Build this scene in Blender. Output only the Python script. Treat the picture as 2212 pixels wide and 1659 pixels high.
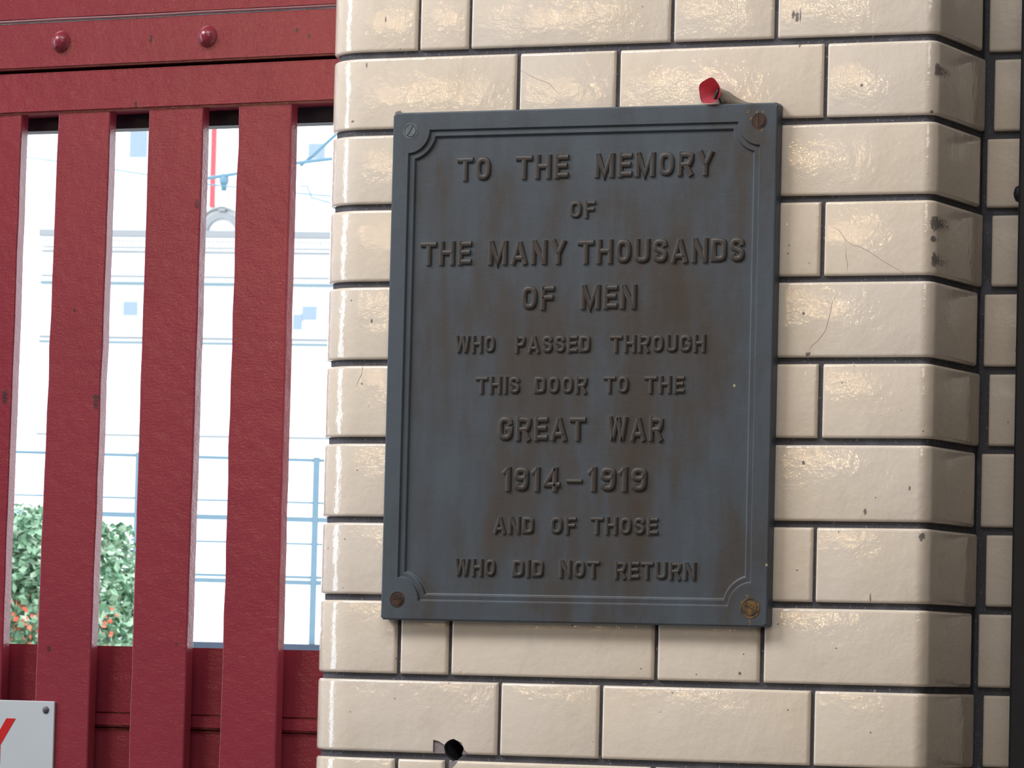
import bpy, bmesh, math, random
from mathutils import Vector, Matrix
random.seed(7)
D = bpy.data
for o in list(D.objects): D.objects.remove(o, do_unlink=True)
SC = bpy.context.scene
COL = SC.collection

# ------------------------------------------------------------------ camera
YAW, PITCH, ROLL = .418746819, .0588533575, .0240422846
CAMPOS = Vector((2.05566569, -4.47928364, -.637804291))
cy, sy, cp, sp, cr, sr = (math.cos(YAW), math.sin(YAW), math.cos(PITCH), math.sin(PITCH), math.cos(ROLL), math.sin(ROLL))
fw = Vector((-sy*cp, cy*cp, sp)); rt = Vector((cy, sy, 0)); up = rt.cross(fw)
rt, up = cr*rt + sr*up, -sr*rt + cr*up
cam = D.cameras.new('camera'); cam.sensor_width = 36; cam.lens = 10253.5944*36/2212
cam.clip_start = .1; cam.clip_end = 600
co = D.objects.new('camera', cam); COL.objects.link(co)
co.matrix_world = Matrix(((rt.x, up.x, -fw.x, CAMPOS.x), (rt.y, up.y, -fw.y, CAMPOS.y), (rt.z, up.z, -fw.z, CAMPOS.z), (0, 0, 0, 1)))
cam.dof.use_dof = True; cam.dof.focus_distance = 4.93; cam.dof.aperture_fstop = 70
SC.camera = co

# ------------------------------------------------------------------ light
w = D.worlds.new('sky'); SC.world = w; w.use_nodes = True
bg = w.node_tree.nodes['Background']
bg.inputs[0].default_value = (.86, .93, 1.0, 1); bg.inputs[1].default_value = 3.6
def area(name, loc, target, sx, sy_, power, color):
    l = D.lights.new(name, 'AREA'); l.shape = 'RECTANGLE'; l.size = sx; l.size_y = sy_; l.energy = power; l.color = color
    o = D.objects.new(name, l); COL.objects.link(o); o.location = loc
    o.rotation_euler = (Vector(target) - Vector(loc)).to_track_quat('-Z', 'Y').to_euler()
    return o
area('skylight_left', (-2.6, -2.4, 2.9), (.3, 0, -.2), 2.4, 1.6, 236, (1.0, .975, .955))
area('overhead_fill', (.6, -2.3, 3.0), (.3, 0, -.2), 2.2, 1.4, 78, (1.0, .98, .95))  # added fill for the return face, not a seen source
area('doorway_daylight', (-5.2, -1.85, 0), (0, 0, -.3), 1.2, 4.0, 110, (.70, .85, 1.0))
area('right_fill', (3.2, -6.5, 1.8), (.3, 0, -.3), 2.5, 1.5, 62, (1.0, .93, .84))  # added fill standing in for warm bounce from the right
def lamp(loc, power, r=.05):
    l = D.lights.new('ceiling_lamp', 'POINT'); l.energy = power; l.color = (1, .70, .36); l.shadow_soft_size = r
    o = D.objects.new('ceiling_lamp', l); COL.objects.link(o); o.location = loc
for i, (lx, ly, lz) in enumerate([(-2.68, -7.5, .93), (-2.37, -7.0, .85), (-3.01, -7.8, 1.04), (-3.0, -7.2, .96), (-3.57, -7.6, 1.02), (-3.69, -7.4, .93),
        (-3.94, -7.9, .77), (-3.26, -7.1, 1.13), (-2.75, -7.7, 1.2), (-2.46, -7.3, .68), (-2.47, -7.6, .38), (-4.04, -7.2, 1.05), (-4.68, -7.5, 1.14), (-4.27, -7.8, .85)]):
    lamp((lx, ly, lz), 10, .034)
vs = SC.view_settings
SC.display_settings.display_device = 'sRGB'
vs.view_transform = 'Standard'; vs.look = 'None'; vs.exposure = 0.0; vs.gamma = 1.0; vs.use_curve_mapping = False

# ------------------------------------------------------------------ helpers
def link(name, me, mats, parent=None, smooth=False, kind=None, label=None, cat=None, group=None):
    o = D.objects.new(name, me); COL.objects.link(o)
    if mats is not None:
        for m in (mats if isinstance(mats, (list, tuple)) else [mats]):
            if len(me.materials) < (len(mats) if isinstance(mats, (list, tuple)) else 1): me.materials.append(m)
    if smooth:
        me.polygons.foreach_set('use_smooth', [True]*len(me.polygons))
    if parent: o.parent = parent
    tag(o, label, cat, group, kind); return o
def tag(o, label=None, cat=None, group=None, kind=None):
    if label: o['label'] = label
    if cat: o['category'] = cat
    if group: o['group'] = group
    if kind: o['kind'] = kind
def empty(name, loc=(0, 0, 0), rz=0, **k):
    o = D.objects.new(name, None); COL.objects.link(o); o.location = loc; o.rotation_euler = (0, 0, rz); o.empty_display_size = .05
    tag(o, **k); return o
def mesh(name, vs_, fs):
    me = D.meshes.new(name); me.from_pydata([tuple(v) for v in vs_], [], fs); me.update(); return me
def fin(bm, name):
    bmesh.ops.recalc_face_normals(bm, faces=bm.faces)
    me = D.meshes.new(name); bm.to_mesh(me); bm.free(); return me
def box_bm(bm, x0, x1, y0, y1, z0, z1, bevel=0, seg=2):
    vv = [bm.verts.new((x, y, z)) for x in (x0, x1) for y in (y0, y1) for z in (z0, z1)]
    fs = [(0, 1, 3, 2), (4, 6, 7, 5), (0, 4, 5, 1), (2, 3, 7, 6), (0, 2, 6, 4), (1, 5, 7, 3)]
    ff = [bm.faces.new([vv[i] for i in f]) for f in fs]
    if bevel:
        ed = set(e for f in ff for e in f.edges)
        bmesh.ops.bevel(bm, geom=list(ed), offset=bevel, segments=seg, affect='EDGES', profile=.5)
def box(name, x0, x1, y0, y1, z0, z1, mat, parent=None, bevel=0, seg=2, **k):
    bm = bmesh.new(); box_bm(bm, x0, x1, y0, y1, z0, z1, bevel, seg)
    return link(name, fin(bm, name), mat, parent, **k)
def tube_me(name, pts, r, n=6):
    bm = bmesh.new(); rings = []
    pts = [Vector(p) for p in pts]
    for i, p in enumerate(pts):
        t = (pts[min(i+1, len(pts)-1)] - pts[max(i-1, 0)]).normalized()
        a = t.cross(Vector((0, 0, 1)))
        if a.length < .1: a = t.cross(Vector((1, 0, 0)))
        a.normalize(); b = t.cross(a)
        rr = r[i] if isinstance(r, (list, tuple)) else r
        rings.append([bm.verts.new(p + rr*(math.cos(2*math.pi*k/n)*a + math.sin(2*math.pi*k/n)*b)) for k in range(n)])
    for A, B in zip(rings, rings[1:]):
        for k in range(n): bm.faces.new((A[k], A[(k+1) % n], B[(k+1) % n], B[k]))
    bm.faces.new(rings[0]); bm.faces.new(rings[-1])
    return fin(bm, name)

# ------------------------------------------------------------------ materials
def M(name):
    m = D.materials.new(name); m.use_nodes = True; nt = m.node_tree
    return m, nt, nt.nodes['Principled BSDF']
def nd(nt, t, **k):
    n = nt.nodes.new(t)
    for a, v in k.items():
        if a.startswith('i_'): n.inputs[int(a[2:])].default_value = v
        else: setattr(n, a, v)
    return n
def geo(nt): return nd(nt, 'ShaderNodeNewGeometry').outputs['Position']
def noise(nt, vec, scale, detail=3, rough=.5, dist=0):
    n = nd(nt, 'ShaderNodeTexNoise'); n.inputs['Scale'].default_value = scale; n.inputs['Detail'].default_value = detail
    n.inputs['Roughness'].default_value = rough; n.inputs['Distortion'].default_value = dist
    nt.links.new(vec, n.inputs['Vector']); return n.outputs['Fac']
def ramp(nt, fac, stops):
    r = nd(nt, 'ShaderNodeValToRGB'); el = r.color_ramp.elements
    while len(el) > 1: el.remove(el[-1])
    el[0].position = stops[0][0]; el[0].color = (*stops[0][1], 1)
    for p, c in stops[1:]:
        e = el.new(p); e.color = (*c, 1)
    nt.links.new(fac, r.inputs[0]); return r.outputs[0]
def g3(v): return (v, v, v)
def mix(nt, fac, a, b, mode='MIX'):
    m = nd(nt, 'ShaderNodeMix', data_type='RGBA', blend_type=mode)
    for sck, v in ((m.inputs[0], fac), (m.inputs[6], a), (m.inputs[7], b)):
        if isinstance(v, (int, float)): sck.default_value = v
        elif isinstance(v, tuple): sck.default_value = (*v, 1)
        else: nt.links.new(v, sck)
    return m.outputs[2]
def math_(nt, op, a, b=None, clamp=False):
    m = nd(nt, 'ShaderNodeMath', operation=op); m.use_clamp = clamp
    for i, v in enumerate((a, b)):
        if v is None: continue
        if isinstance(v, (int, float)): m.inputs[i].default_value = v
        else: nt.links.new(v, m.inputs[i])
    return m.outputs[0]
def bump(nt, h, strength, dist, bs, prev=None):
    b = nd(nt, 'ShaderNodeBump'); b.inputs['Strength'].default_value = strength; b.inputs['Distance'].default_value = dist
    nt.links.new(h, b.inputs['Height'])
    if prev: nt.links.new(prev, b.inputs['Normal'])
    if bs: nt.links.new(b.outputs[0], bs.inputs['Normal'])
    return b.outputs[0]
def scaled(nt, vec, s):
    m = nd(nt, 'ShaderNodeMapping'); m.inputs['Scale'].default_value = s; nt.links.new(vec, m.inputs[0]); return m.outputs[0]
def plain(name, col, rough=.6, metal=0, spec=.5, var=.12, scale=20):
    m, nt, bs = M(name); p = geo(nt)
    n = noise(nt, p, scale, 4)
    c = mix(nt, n, tuple(x*(1-var) for x in col), tuple(min(1, x*(1+var)) for x in col))
    nt.links.new(c, bs.inputs['Base Color']); bs.inputs['Roughness'].default_value = rough
    bs.inputs['Metallic'].default_value = metal; bs.inputs['Specular IOR Level'].default_value = spec
    return m

# chips, drips and smudges on the glazed bricks: x, z, half width, half height (metres on the wall)
SPOTS = [(0.3684,0.0224,0.0026,0.0067),(0.3644,0.0254,0.0026,0.0048),(0.3719,0.0237,0.001,0.0086),(0.3716,-0.0064,0.0015,0.0024),(0.4395,-0.0484,0.0021,0.0019),
(0.5170,-0.0348,0.0024,0.0076),(0.5170,-0.1881,0.0034,0.0095),(0.516,-0.2043,0.0025,0.0038),(0.5170,-0.2252,0.0024,0.0087),(0.382,-0.2782,0.0022,0.002),
(0.3873,-0.3194,0.0036,0.0024),(0.3852,-0.4291,0.0019,0.003),(0.4518,-0.4774,0.0021,0.0038),
(0.4982,-0.454,0.0014,0.003),(0.5114,-0.5022,0.0031,0.0057),(0.459,-0.5638,0.0011,0.0067),(0.365,-0.2091,0.0013,0.0012),(0.3642,-0.2176,0.0013,0.0012),
(-0.0936,0.036,0.001,0.0043),(-0.1144,-0.0125,0.0012,0.0038),(-0.1102,-0.3483,0.0015,0.0014),
(0.3212,-0.6422,0.002,0.0024),(0.2136,-0.6399,0.0012,0.0013),(-0.1301,-0.0709,0.0022,0.0016),
(-0.1007,-0.2826,0.0015,0.0032),(-0.0755,-0.0640,0.006,0.0032),(0.3806,-0.5372,0.0016,0.0009),(0.5131,-0.0765,0.0018,0.002),(0.5565,-0.3055,0.0022,0.0026)]
def glaze(name, spots=True, base_a=(.775, .680, .580), base_b=(.740, .662, .585)):
    m, nt, bs = M(name); p = geo(nt); L = nt.links
    oi = nd(nt, 'ShaderNodeObjectInfo').outputs['Random']
    c = mix(nt, oi, base_a, base_b)
    cl = noise(nt, p, 9, 3)
    c = mix(nt, math_(nt, 'MULTIPLY', ramp(nt, cl, [(.42, g3(0)), (.72, g3(1))]), .30), c, (.72, .60, .44))
    # faint grime streaks and yellowed patches
    gr = noise(nt, scaled(nt, p, (1, 1, .45)), 26, 5, .6)
    c = mix(nt, math_(nt, 'MULTIPLY', ramp(nt, gr, [(.56, g3(0)), (.8, g3(1))]), .22), c, (.42, .36, .28))
    # pin-hole specks in the glaze
    v = nd(nt, 'ShaderNodeTexVoronoi'); v.inputs['Scale'].default_value = 80; L.new(p, v.inputs['Vector'])
    sel = math_(nt, 'GREATER_THAN', nd_sep(nt, v.outputs['Color']), .86)
    dd = math_(nt, 'LESS_THAN', math_(nt, 'ADD', v.outputs['Distance'], math_(nt, 'MULTIPLY', noise(nt, p, 500, 1), .10)), .125)
    c = mix(nt, math_(nt, 'MULTIPLY', math_(nt, 'MULTIPLY', sel, dd), .75), c, (.14, .11, .09))
    if spots:
        n1 = math_(nt, 'MULTIPLY', math_(nt, 'SUBTRACT', noise(nt, p, 330, 3, .6), .5), 1.7)
        tot = None
        for (x, z, rx, rz) in SPOTS:
            s = nd(nt, 'ShaderNodeVectorMath', operation='SUBTRACT'); L.new(p, s.inputs[0]); s.inputs[1].default_value = (x, 0, z)
            t = nd(nt, 'ShaderNodeVectorMath', operation='MULTIPLY'); L.new(s.outputs[0], t.inputs[0]); t.inputs[1].default_value = (1/rx, 1/.06 if x < .54 else 0, 1/rz)
            l = nd(nt, 'ShaderNodeVectorMath', operation='LENGTH'); L.new(t.outputs[0], l.inputs[0])
            tot = l.outputs['Value'] if tot is None else math_(nt, 'MINIMUM', tot, l.outputs['Value'])
        f = math_(nt, 'ADD', tot, n1)
        k = ramp(nt, f, [(.62, g3(1)), (.92, g3(0))])
        c = mix(nt, math_(nt, 'MULTIPLY', k, .85), c, (.10, .085, .09))
        rgh = math_(nt, 'ADD', math_(nt, 'MULTIPLY', k, .5), .075)
        L.new(rgh, bs.inputs['Roughness'])
    else: bs.inputs['Roughness'].default_value = .13
    L.new(c, bs.inputs['Base Color'])
    bs.inputs['Specular IOR Level'].default_value = .5
    b1 = bump(nt, noise(nt, p, 26, 2, .5), .35, .004, None)
    b2 = bump(nt, noise(nt, p, 170, 2, .6), .42, .0008, bs, b1)
    return m
def nd_sep(nt, colsock):
    s = nd(nt, 'ShaderNodeSeparateColor'); nt.links.new(colsock, s.inputs[0]); return s.outputs[0]
glaze_m = glaze('cream_glaze')
def mortar_mat():
    m, nt, bs = M('dark_mortar'); p = geo(nt)
    n = noise(nt, p, 420, 4, .7); big = noise(nt, p, 24, 3)
    c = mix(nt, n, (.036, .036, .044), (.105, .105, .125))
    c = mix(nt, ramp(nt, noise(nt, p, 260, 4, .75), [(.60, g3(0)), (.70, g3(1))]), c, (.34, .33, .36))
    c = mix(nt, math_(nt, 'MULTIPLY', ramp(nt, big, [(.55, g3(0)), (.7, g3(1))]), .5), c, (.15, .15, .18))
    nt.links.new(c, bs.inputs['Base Color']); bs.inputs['Roughness'].default_value = .85
    bump(nt, n, .8, .001, bs); return m
mortar_m = mortar_mat()
clay_m = plain('chipped_clay_body', (.26, .22, .23), .9, var=.3, scale=300)
crack_m = plain('dirty_hairline', (.36, .32, .30), .8)

def red_paint(name, k=1.0):
    m, nt, bs = M(name); p = geo(nt); L = nt.links
    n = noise(nt, p, 14, 4); oi = nd(nt, 'ShaderNodeObjectInfo').outputs['Random']
    c = mix(nt, n, (.200*k, .022*k, .040*k), (.260*k, .032*k, .054*k))
    c = mix(nt, math_(nt, 'MULTIPLY', oi, .3), c, (.25*k, .045*k, .06*k))
    # chips of old dark paint
    ch = noise(nt, scaled(nt, p, (1, 1, .7)), 46, 5, .65)
    kk = ramp(nt, ch, [(.735, g3(0)), (.76, g3(1))])
    c = mix(nt, math_(nt, 'MULTIPLY', kk, .75), c, (.05, .035, .045))
    n1 = math_(nt, 'MULTIPLY', math_(nt, 'SUBTRACT', noise(nt, p, 300, 3, .6), .5), 2.0); tot = None
    for (x, z, rx, rz) in [(-.3645, -.1450, .003, .006), (-.4835, -.3560, .006, .0035), (-.4830, -.3620, .004, .010), (-.5980, -.3560, .005, .010), (-.5330, -.6340, .003, .004),
                           (-.3740, -.6250, .002, .002), (-.2450, .0420, .003, .004), (-.4240, .0380, .0022, .007), (-.2300, .035, .003, .003), (-.4420, -.0340, .002, .006), (-.5130, -.2600, .002, .003)]:
        sb = nd(nt, 'ShaderNodeVectorMath', operation='SUBTRACT'); L.new(p, sb.inputs[0]); sb.inputs[1].default_value = (x, .1, z)
        t = nd(nt, 'ShaderNodeVectorMath', operation='MULTIPLY'); L.new(sb.outputs[0], t.inputs[0]); t.inputs[1].default_value = (1/rx, 1/.05, 1/rz)
        l = nd(nt, 'ShaderNodeVectorMath', operation='LENGTH'); L.new(t.outputs[0], l.inputs[0])
        tot = l.outputs['Value'] if tot is None else math_(nt, 'MINIMUM', tot, l.outputs['Value'])
    c = mix(nt, math_(nt, 'MULTIPLY', ramp(nt, math_(nt, 'ADD', tot, n1), [(.6, g3(1)), (.95, g3(0))]), .8), c, (.045, .025, .035))
    L.new(c, bs.inputs['Base Color']); bs.inputs['Roughness'].default_value = .22
    mp = nd(nt, 'ShaderNodeMapping'); mp.inputs['Rotation'].default_value = (0, math.radians(28), 0); mp.inputs['Scale'].default_value = (90, 200, 420)
    L.new(p, mp.inputs[0])
    br = noise(nt, mp.outputs[0], 1.0, 3, .6)
    b1 = bump(nt, br, .3, .0005, None)
    b0 = bump(nt, noise(nt, p, 60, 3), .3, .002, None, b1)
    bump(nt, noise(nt, p, 430, 2, .6), .4, .00055, bs, b0)
    return m
red_m = red_paint('oxblood_gloss_paint')
red_old_m = red_paint('oxblood_paint_weathered', .95)
shade_under_m = plain('shade_dark_timber', (.020, .022, .034), .6)  # shade under the top rail is put into this near-black colour
seam_m = plain('pale_paint_ridge', (.22, .085, .10), .4)

def bronze(name, brown_bias=0.0):
    m, nt, bs = M(name); p = geo(nt); L = nt.links
    a = noise(nt, scaled(nt, p, (1, 1, .32)), 17, 5, .6)
    b = noise(nt, scaled(nt, p, (1, 1, .16)), 55, 4, .6)
    f = math_(nt, 'ADD', math_(nt, 'MULTIPLY', a, .72), math_(nt, 'MULTIPLY', b, .28))
    # brown patina gathers in the middle of the plate, blue-grey bloom near its rim
    sx = nd(nt, 'ShaderNodeSeparateXYZ'); L.new(p, sx.inputs[0])
    dx = math_(nt, 'ABSOLUTE', math_(nt, 'DIVIDE', math_(nt, 'SUBTRACT', sx.outputs[0], .15), .215))
    dz = math_(nt, 'ABSOLUTE', math_(nt, 'DIVIDE', math_(nt, 'SUBTRACT', sx.outputs[2], -.36), .30))
    e = math_(nt, 'MAXIMUM', math_(nt, 'POWER', dx, 4), math_(nt, 'POWER', dz, 3))
    f = math_(nt, 'SUBTRACT', math_(nt, 'ADD', f, brown_bias), math_(nt, 'MULTIPLY', e, .22))
    c = ramp(nt, f, [(.30, (.068, .088, .112)), (.42, (.060, .070, .086)), (.50, (.058, .055, .056)), (.62, (.052, .042, .037))])
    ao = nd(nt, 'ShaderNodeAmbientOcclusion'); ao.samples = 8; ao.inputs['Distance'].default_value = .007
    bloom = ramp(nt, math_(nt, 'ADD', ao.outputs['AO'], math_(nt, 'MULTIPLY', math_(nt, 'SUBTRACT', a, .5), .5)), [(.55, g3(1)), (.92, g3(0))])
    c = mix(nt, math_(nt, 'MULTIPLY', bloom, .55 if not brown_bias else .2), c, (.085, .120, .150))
    # tiny pale and yellowish specks
    v = nd(nt, 'ShaderNodeTexVoronoi'); v.inputs['Scale'].default_value = 48; L.new(p, v.inputs['Vector'])
    sel = math_(nt, 'GREATER_THAN', nd_sep(nt, v.outputs['Color']), .962)
    dd = math_(nt, 'LESS_THAN', v.outputs['Distance'], .07)
    c = mix(nt, math_(nt, 'MULTIPLY', sel, dd), c, (.36, .34, .20))
    L.new(c, bs.inputs['Base Color']); bs.inputs['Roughness'].default_value = .46; bs.inputs['Metallic'].default_value = .10
    bs.inputs['Specular IOR Level'].default_value = .42
    b1 = bump(nt, noise(nt, p, 22, 3), .25, .003, None)
    bump(nt, noise(nt, p, 320, 3, .6), .35, .0004, bs, b1); return m
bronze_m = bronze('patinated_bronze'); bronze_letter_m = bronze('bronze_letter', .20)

# ------------------------------------------------------------------ the tiled pier: plan path, bricks, mortar
RL, XT, XR, RC, YB = .057, -.1165, .5184, .013, .1573     # bullnose radius, its tangent, right corner, its radius, return depth
S_REV = .34
S1 = S_REV; S2 = S1 + RL*math.pi/2; S3 = S2 + (XR-RC-XT); S4 = S3 + RC*math.pi/2; S5 = S4 + (YB-RC)
def path(s):      # -> point (x,y), outward normal
    if s < S1: return Vector((XT-RL, RL + (S1-s))), Vector((-1, 0))
    if s < S2:
        a = (s-S1)/RL; n = Vector((-math.cos(a), -math.sin(a))); return Vector((XT, RL)) + RL*n, n
    if s < S3: return Vector((XT + s-S2, 0)), Vector((0, -1))
    if s < S4:
        a = (s-S3)/RC; n = Vector((math.sin(a), -math.cos(a))); return Vector((XR-RC, RC)) + RC*n, n
    return Vector((XR, RC + s-S4)), Vector((1, 0))
def s_of_x(x): return S2 + x - XT
EDGE = [(0, .0026), (.0007, .0011), (.0018, .0003), (.0036, 0)]
def brick_mesh(sa, sb, z0, z1, pf, brk=()):
    ss = [(sa+t, o) for t, o in EDGE] + [(b, 0) for b in brk if sa+.005 < b < sb-.005] + [(sb-t, o) for t, o in reversed(EDGE)]
    zz = [(z0+t, o) for t, o in EDGE] + [(z1-t, o) for t, o in reversed(EDGE)]
    vs_, fs = [], []
    for s, os_ in ss:
        p, n = pf(s)
        for z, oz in zz:
            q = p - n*(os_+oz if os_+oz < .0042 else .0042); vs_.append((q.x, q.y, z))
    m = len(zz); N = len(ss)
    for i in range(N-1):
        for j in range(m-1):
            fs.append((i*m+j, (i+1)*m+j, (i+1)*m+j+1, i*m+j+1))
    base = len(vs_)
    for s, _ in ss:      # back
        p, n = pf(s); q = p - n*.0105
        vs_.append((q.x, q.y, z0)); vs_.append((q.x, q.y, z1))
    for i in range(N-1):
        fs.append((base+2*i, base+2*i+1, base+2*i+3, base+2*i+2))
        fs.append((i*m, base+2*i, base+2*i+2, (i+1)*m)); fs.append((i*m+m-1, (i+1)*m+m-1, base+2*i+3, base+2*i+1))
    fs.append(tuple([j for j in range(m)] + [base+1, base]))
    fs.append(tuple([(N-1)*m+j for j in range(m-1, -1, -1)] + [base+2*N-2, base+2*N-1]))
    me = mesh('brick', vs_, fs); bm = bmesh.new(); bm.from_mesh(me); bmesh.ops.recalc_face_normals(bm, faces=bm.faces); bm.to_mesh(me); bm.free(); me.polygons.foreach_set('use_smooth', [True]*len(me.polygons))
    return me
PIER_BRK = [S1 + RL*math.pi/2*k/10 for k in range(11)] + [S3 + RC*math.pi/2*k/5 for k in range(6)]
BED = {k: -.0817*k for k in range(-9, 18)}
BED.update({0: -.0012, 1: -.0832, 2: -.1623, 3: -.2436, 4: -.3259, 5: -.4075, 6: -.4908, 7: -.5719, 8: -.6546, 9: -.7356})
# joints right across the wall: x of perpends by course (course k lies between bed k and bed k+1)
PERP = {-1: [-.0553, .0035, .2309, .345], 0: [.0595, .1721, .3997], 1: [-.058, .001, .230, .344], 2: [.0585, .172, .3997], 3: [-.058, .001, .230, .344],
        4: [.0585, .171, .4007], 5: [-.058, .0, .229, .343], 6: [.057, .170, .3978], 7: [-.0605, -.0022, .2285, .3433], 8: [.0555, .1689, .3990], 9: [-.0605, -.003, .228, .343]}
def pier_solid():
    prof = []
    smp = [0, S1] + PIER_BRK[1:11] + PIER_BRK[11:] + [S5 + .02]
    for s in smp:
        p, n = path(s); prof.append(p - n*.0046)
    prof += [Vector((XR-.0046, .42)), Vector((XT-RL+.0046, .42))]
    bm = bmesh.new()
    lo = [bm.verts.new((p.x, p.y, -2.25)) for p in prof]; hi = [bm.verts.new((p.x, p.y, .80)) for p in prof]
    n = len(prof)
    for i in range(n): bm.faces.new((lo[i], lo[(i+1) % n], hi[(i+1) % n], hi[i]))
    bm.faces.new(lo); bm.faces.new(hi)
    return fin(bm, 'wall_front')
wall = link('wall_front', pier_solid(), mortar_m, kind='structure', label='cream glazed brick pier with rounded left edge carrying the bronze plaque')
hole_bricks = []
for k in range(-5, 14):
    z1 = BED[k] - .0034 + random.uniform(-.0004, .0004); z0 = BED[k+1] + .0034 + random.uniform(-.0004, .0004)
    pr = PERP.get(k) or (PERP[1] if k % 2 else PERP[4])
    odd = k % 2 == 1
    cuts = [.16 if odd else .10] + [s_of_x(x) for x in pr] + [S5 - (.010 if odd else -.002)]
    cuts.insert(0, .0)
    for a, b in zip(cuts, cuts[1:]):
        g = random.uniform(.0017, .0029)
        me = brick_mesh(a+g, b-g, z0, z1, path, PIER_BRK)
        o = link('brick', me, glaze_m, wall)
        if k in (8, 9):
            xa, xb = path(a)[0].x, path(b)[0].x
            if xa < .02 and xb > -.02 and a > .05 and not (k == 9 and a < S2-.001): hole_bricks.append(o)

# recessed wall beyond the return
wr = box('wall_right', XR-.004, 2.6, YB+.0046, .42, -2.25, .80, mortar_m, kind='structure', label='recessed strip of cream glazed brick beside the dark post')
for k in range(-5, 14):
    z1 = BED[k] - .0040; z0 = BED[k+1] + .0040; odd = k % 2 == 1
    x = XR + (.0015 if odd else .0082)
    first = True
    while x < 1.3:
        wdt = (.105 if odd else .2) if first else .2225; first = False
        link('brick', brick_mesh(x, x+wdt, z0, z1, lambda s: (Vector((s, YB)), Vector((0, -1)))), glaze_m, wr)
        x += wdt + .006

# the drilled hole with chipped glaze around it, between two courses
def cutter(poly, y0, y1, mat):
    bm = bmesh.new()
    a = [bm.verts.new((x, y0, z)) for x, z in poly]; b = [bm.verts.new((x, y1, z)) for x, z in poly]
    n = len(poly)
    for i in range(n): bm.faces.new((a[i], a[(i+1) % n], b[(i+1) % n], b[i]))
    bm.faces.new(a); bm.faces.new(b)
    me = fin(bm, 'cut'); return link('cut', me, mat)
def circ(cx, cz, r, n=20): return [(cx + r*(1+.08*math.sin(3*t+1)+.05*math.sin(7*t))*math.cos(t), cz + r*(1+.07*math.cos(4*t))*math.sin(t)) for t in [2*math.pi*i/n for i in range(n)]]
cuts = [cutter(circ(.0048, -.7285, .0108), -.02, .045, mortar_m),
        cutter([(-.0176, -.7185), (-.0116, -.7196), (-.004, -.7236), (-.002, -.7330), (-.0177, -.7336)], -.02, .0017, clay_m),
        cutter([(-.002, -.7200), (.0054, -.7168), (.0145, -.7205), (.0182, -.7276), (.0244, -.7334), (.008, -.7343)], -.02, .0017, clay_m),
        cutter([(-.0048, -.7380), (.0112, -.7385), (.0092, -.7425), (.0014, -.7508), (-.0044, -.7466)], -.02, .0017, clay_m)]
for o in [wall] + hole_bricks:
    for c in (cuts[:1] if o is wall else cuts):
        md = o.modifiers.new('cut', 'BOOLEAN'); md.object = c; md.operation = 'DIFFERENCE'; md.solver = 'EXACT'
        md.material_mode = 'TRANSFER'
bpy.context.view_layer.update()
dg = bpy.context.evaluated_depsgraph_get()
for o in [wall] + hole_bricks:
    me = D.meshes.new_from_object(o.evaluated_get(dg), preserve_all_data_layers=True, depsgraph=dg)
    o.modifiers.clear(); o.data = me
    me.set_sharp_from_angle(angle=math.radians(32))
    if o is wall: me.polygons.foreach_set('use_smooth', [False]*len(me.polygons))
for c in cuts: D.objects.remove(c, do_unlink=True)

# hairline cracks with dirt in them
CR = [[(.4091,-.1898),(.4182,-.1949),(.4259,-.2055),(.4334,-.2099),(.4408,-.2114),(.4513,-.2168),(.4648,-.2257),(.4768,-.2329),(.489,-.2385)],
      [(.4259,-.2069),(.4255,-.2224),(.4278,-.2281),(.428,-.2370)],
      [(.418,-.2561),(.4123,-.2687),(.411,-.2757),(.4082,-.2841),(.4054,-.2954),(.3982,-.3052),(.3916,-.3108),(.3887,-.3164)],
      [(.0628,-.0215),(.077,-.030),(.0953,-.0369),(.1151,-.0558)],
      [(-.1102,-.3293),(-.1098,-.3322),(-.1111,-.3381),(-.115,-.3447),(-.118,-.3528)]]
for c in CR:
    pts = [(x + random.uniform(-.0006, .0006), .00005, z) for x, z in c]
    link('crack', tube_me('crack', pts, [.00012] + [.00032]*(len(pts)-2) + [.00012], 4), crack_m, wall, kind=None)

# ------------------------------------------------------------------ bronze plaque
PX0, PX1, PZ0, PZ1 = -.0748, .3552, -.5950, -.0652
FY = -.0150
FX0, FX1, FZ0, FZ1 = -.0565, .3370, -.5755, -.0838     # frame rectangle (notch centres at its corners)
def notch(ins, r, n=9):
    x0, x1, z0, z1 = FX0+ins, FX1-ins, FZ0+ins, FZ1-ins
    out = []
    for (cx, cz, ax, bx) in ((FX0, FZ1, -90, 0), (FX1, FZ1, 180, 270), (FX1, FZ0, 90, 180), (FX0, FZ0, 0, 90)):
        # arc about the frame corner, clipped where it meets the straight sides of this ring
        a0 = math.degrees(math.asin(ins/r))
        A, B = ax + a0, bx - a0
        for i in range(n+1):
            t = math.radians(A + (B-A)*i/n); out.append((cx + r*math.cos(t), cz + r*math.sin(t)))
    return out
def rect_ring(ins, y, n=9):
    x0, x1, z0, z1 = PX0+ins, PX1-ins, PZ0+ins, PZ1-ins; R_ = .0245; out = []
    corners = [((x0, FZ1-R_), (x0, z1), (FX0+R_, z1)), ((FX1-R_, z1), (x1, z1), (x1, FZ1-R_)),
               ((x1, FZ0+R_), (x1, z0), (FX1-R_, z0)), ((FX0+R_, z0), (x0, z0), (x0, FZ0+R_))]
    h = n//2
    for a, c, b in corners:
        c1 = (c[0] + (a[0]-c[0])*.06, c[1] + (a[1]-c[1])*.06); c2 = (c[0] + (b[0]-c[0])*.06, c[1] + (b[1]-c[1])*.06)
        for i in range(h+1):
            t = i/h; out.append((a[0]+(c1[0]-a[0])*t, a[1]+(c1[1]-a[1])*t))
        for i in range(n-h):
            t = i/(n-h-1); out.append((c2[0]+(b[0]-c2[0])*t, c2[1]+(b[1]-c2[1])*t))
    return out
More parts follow.
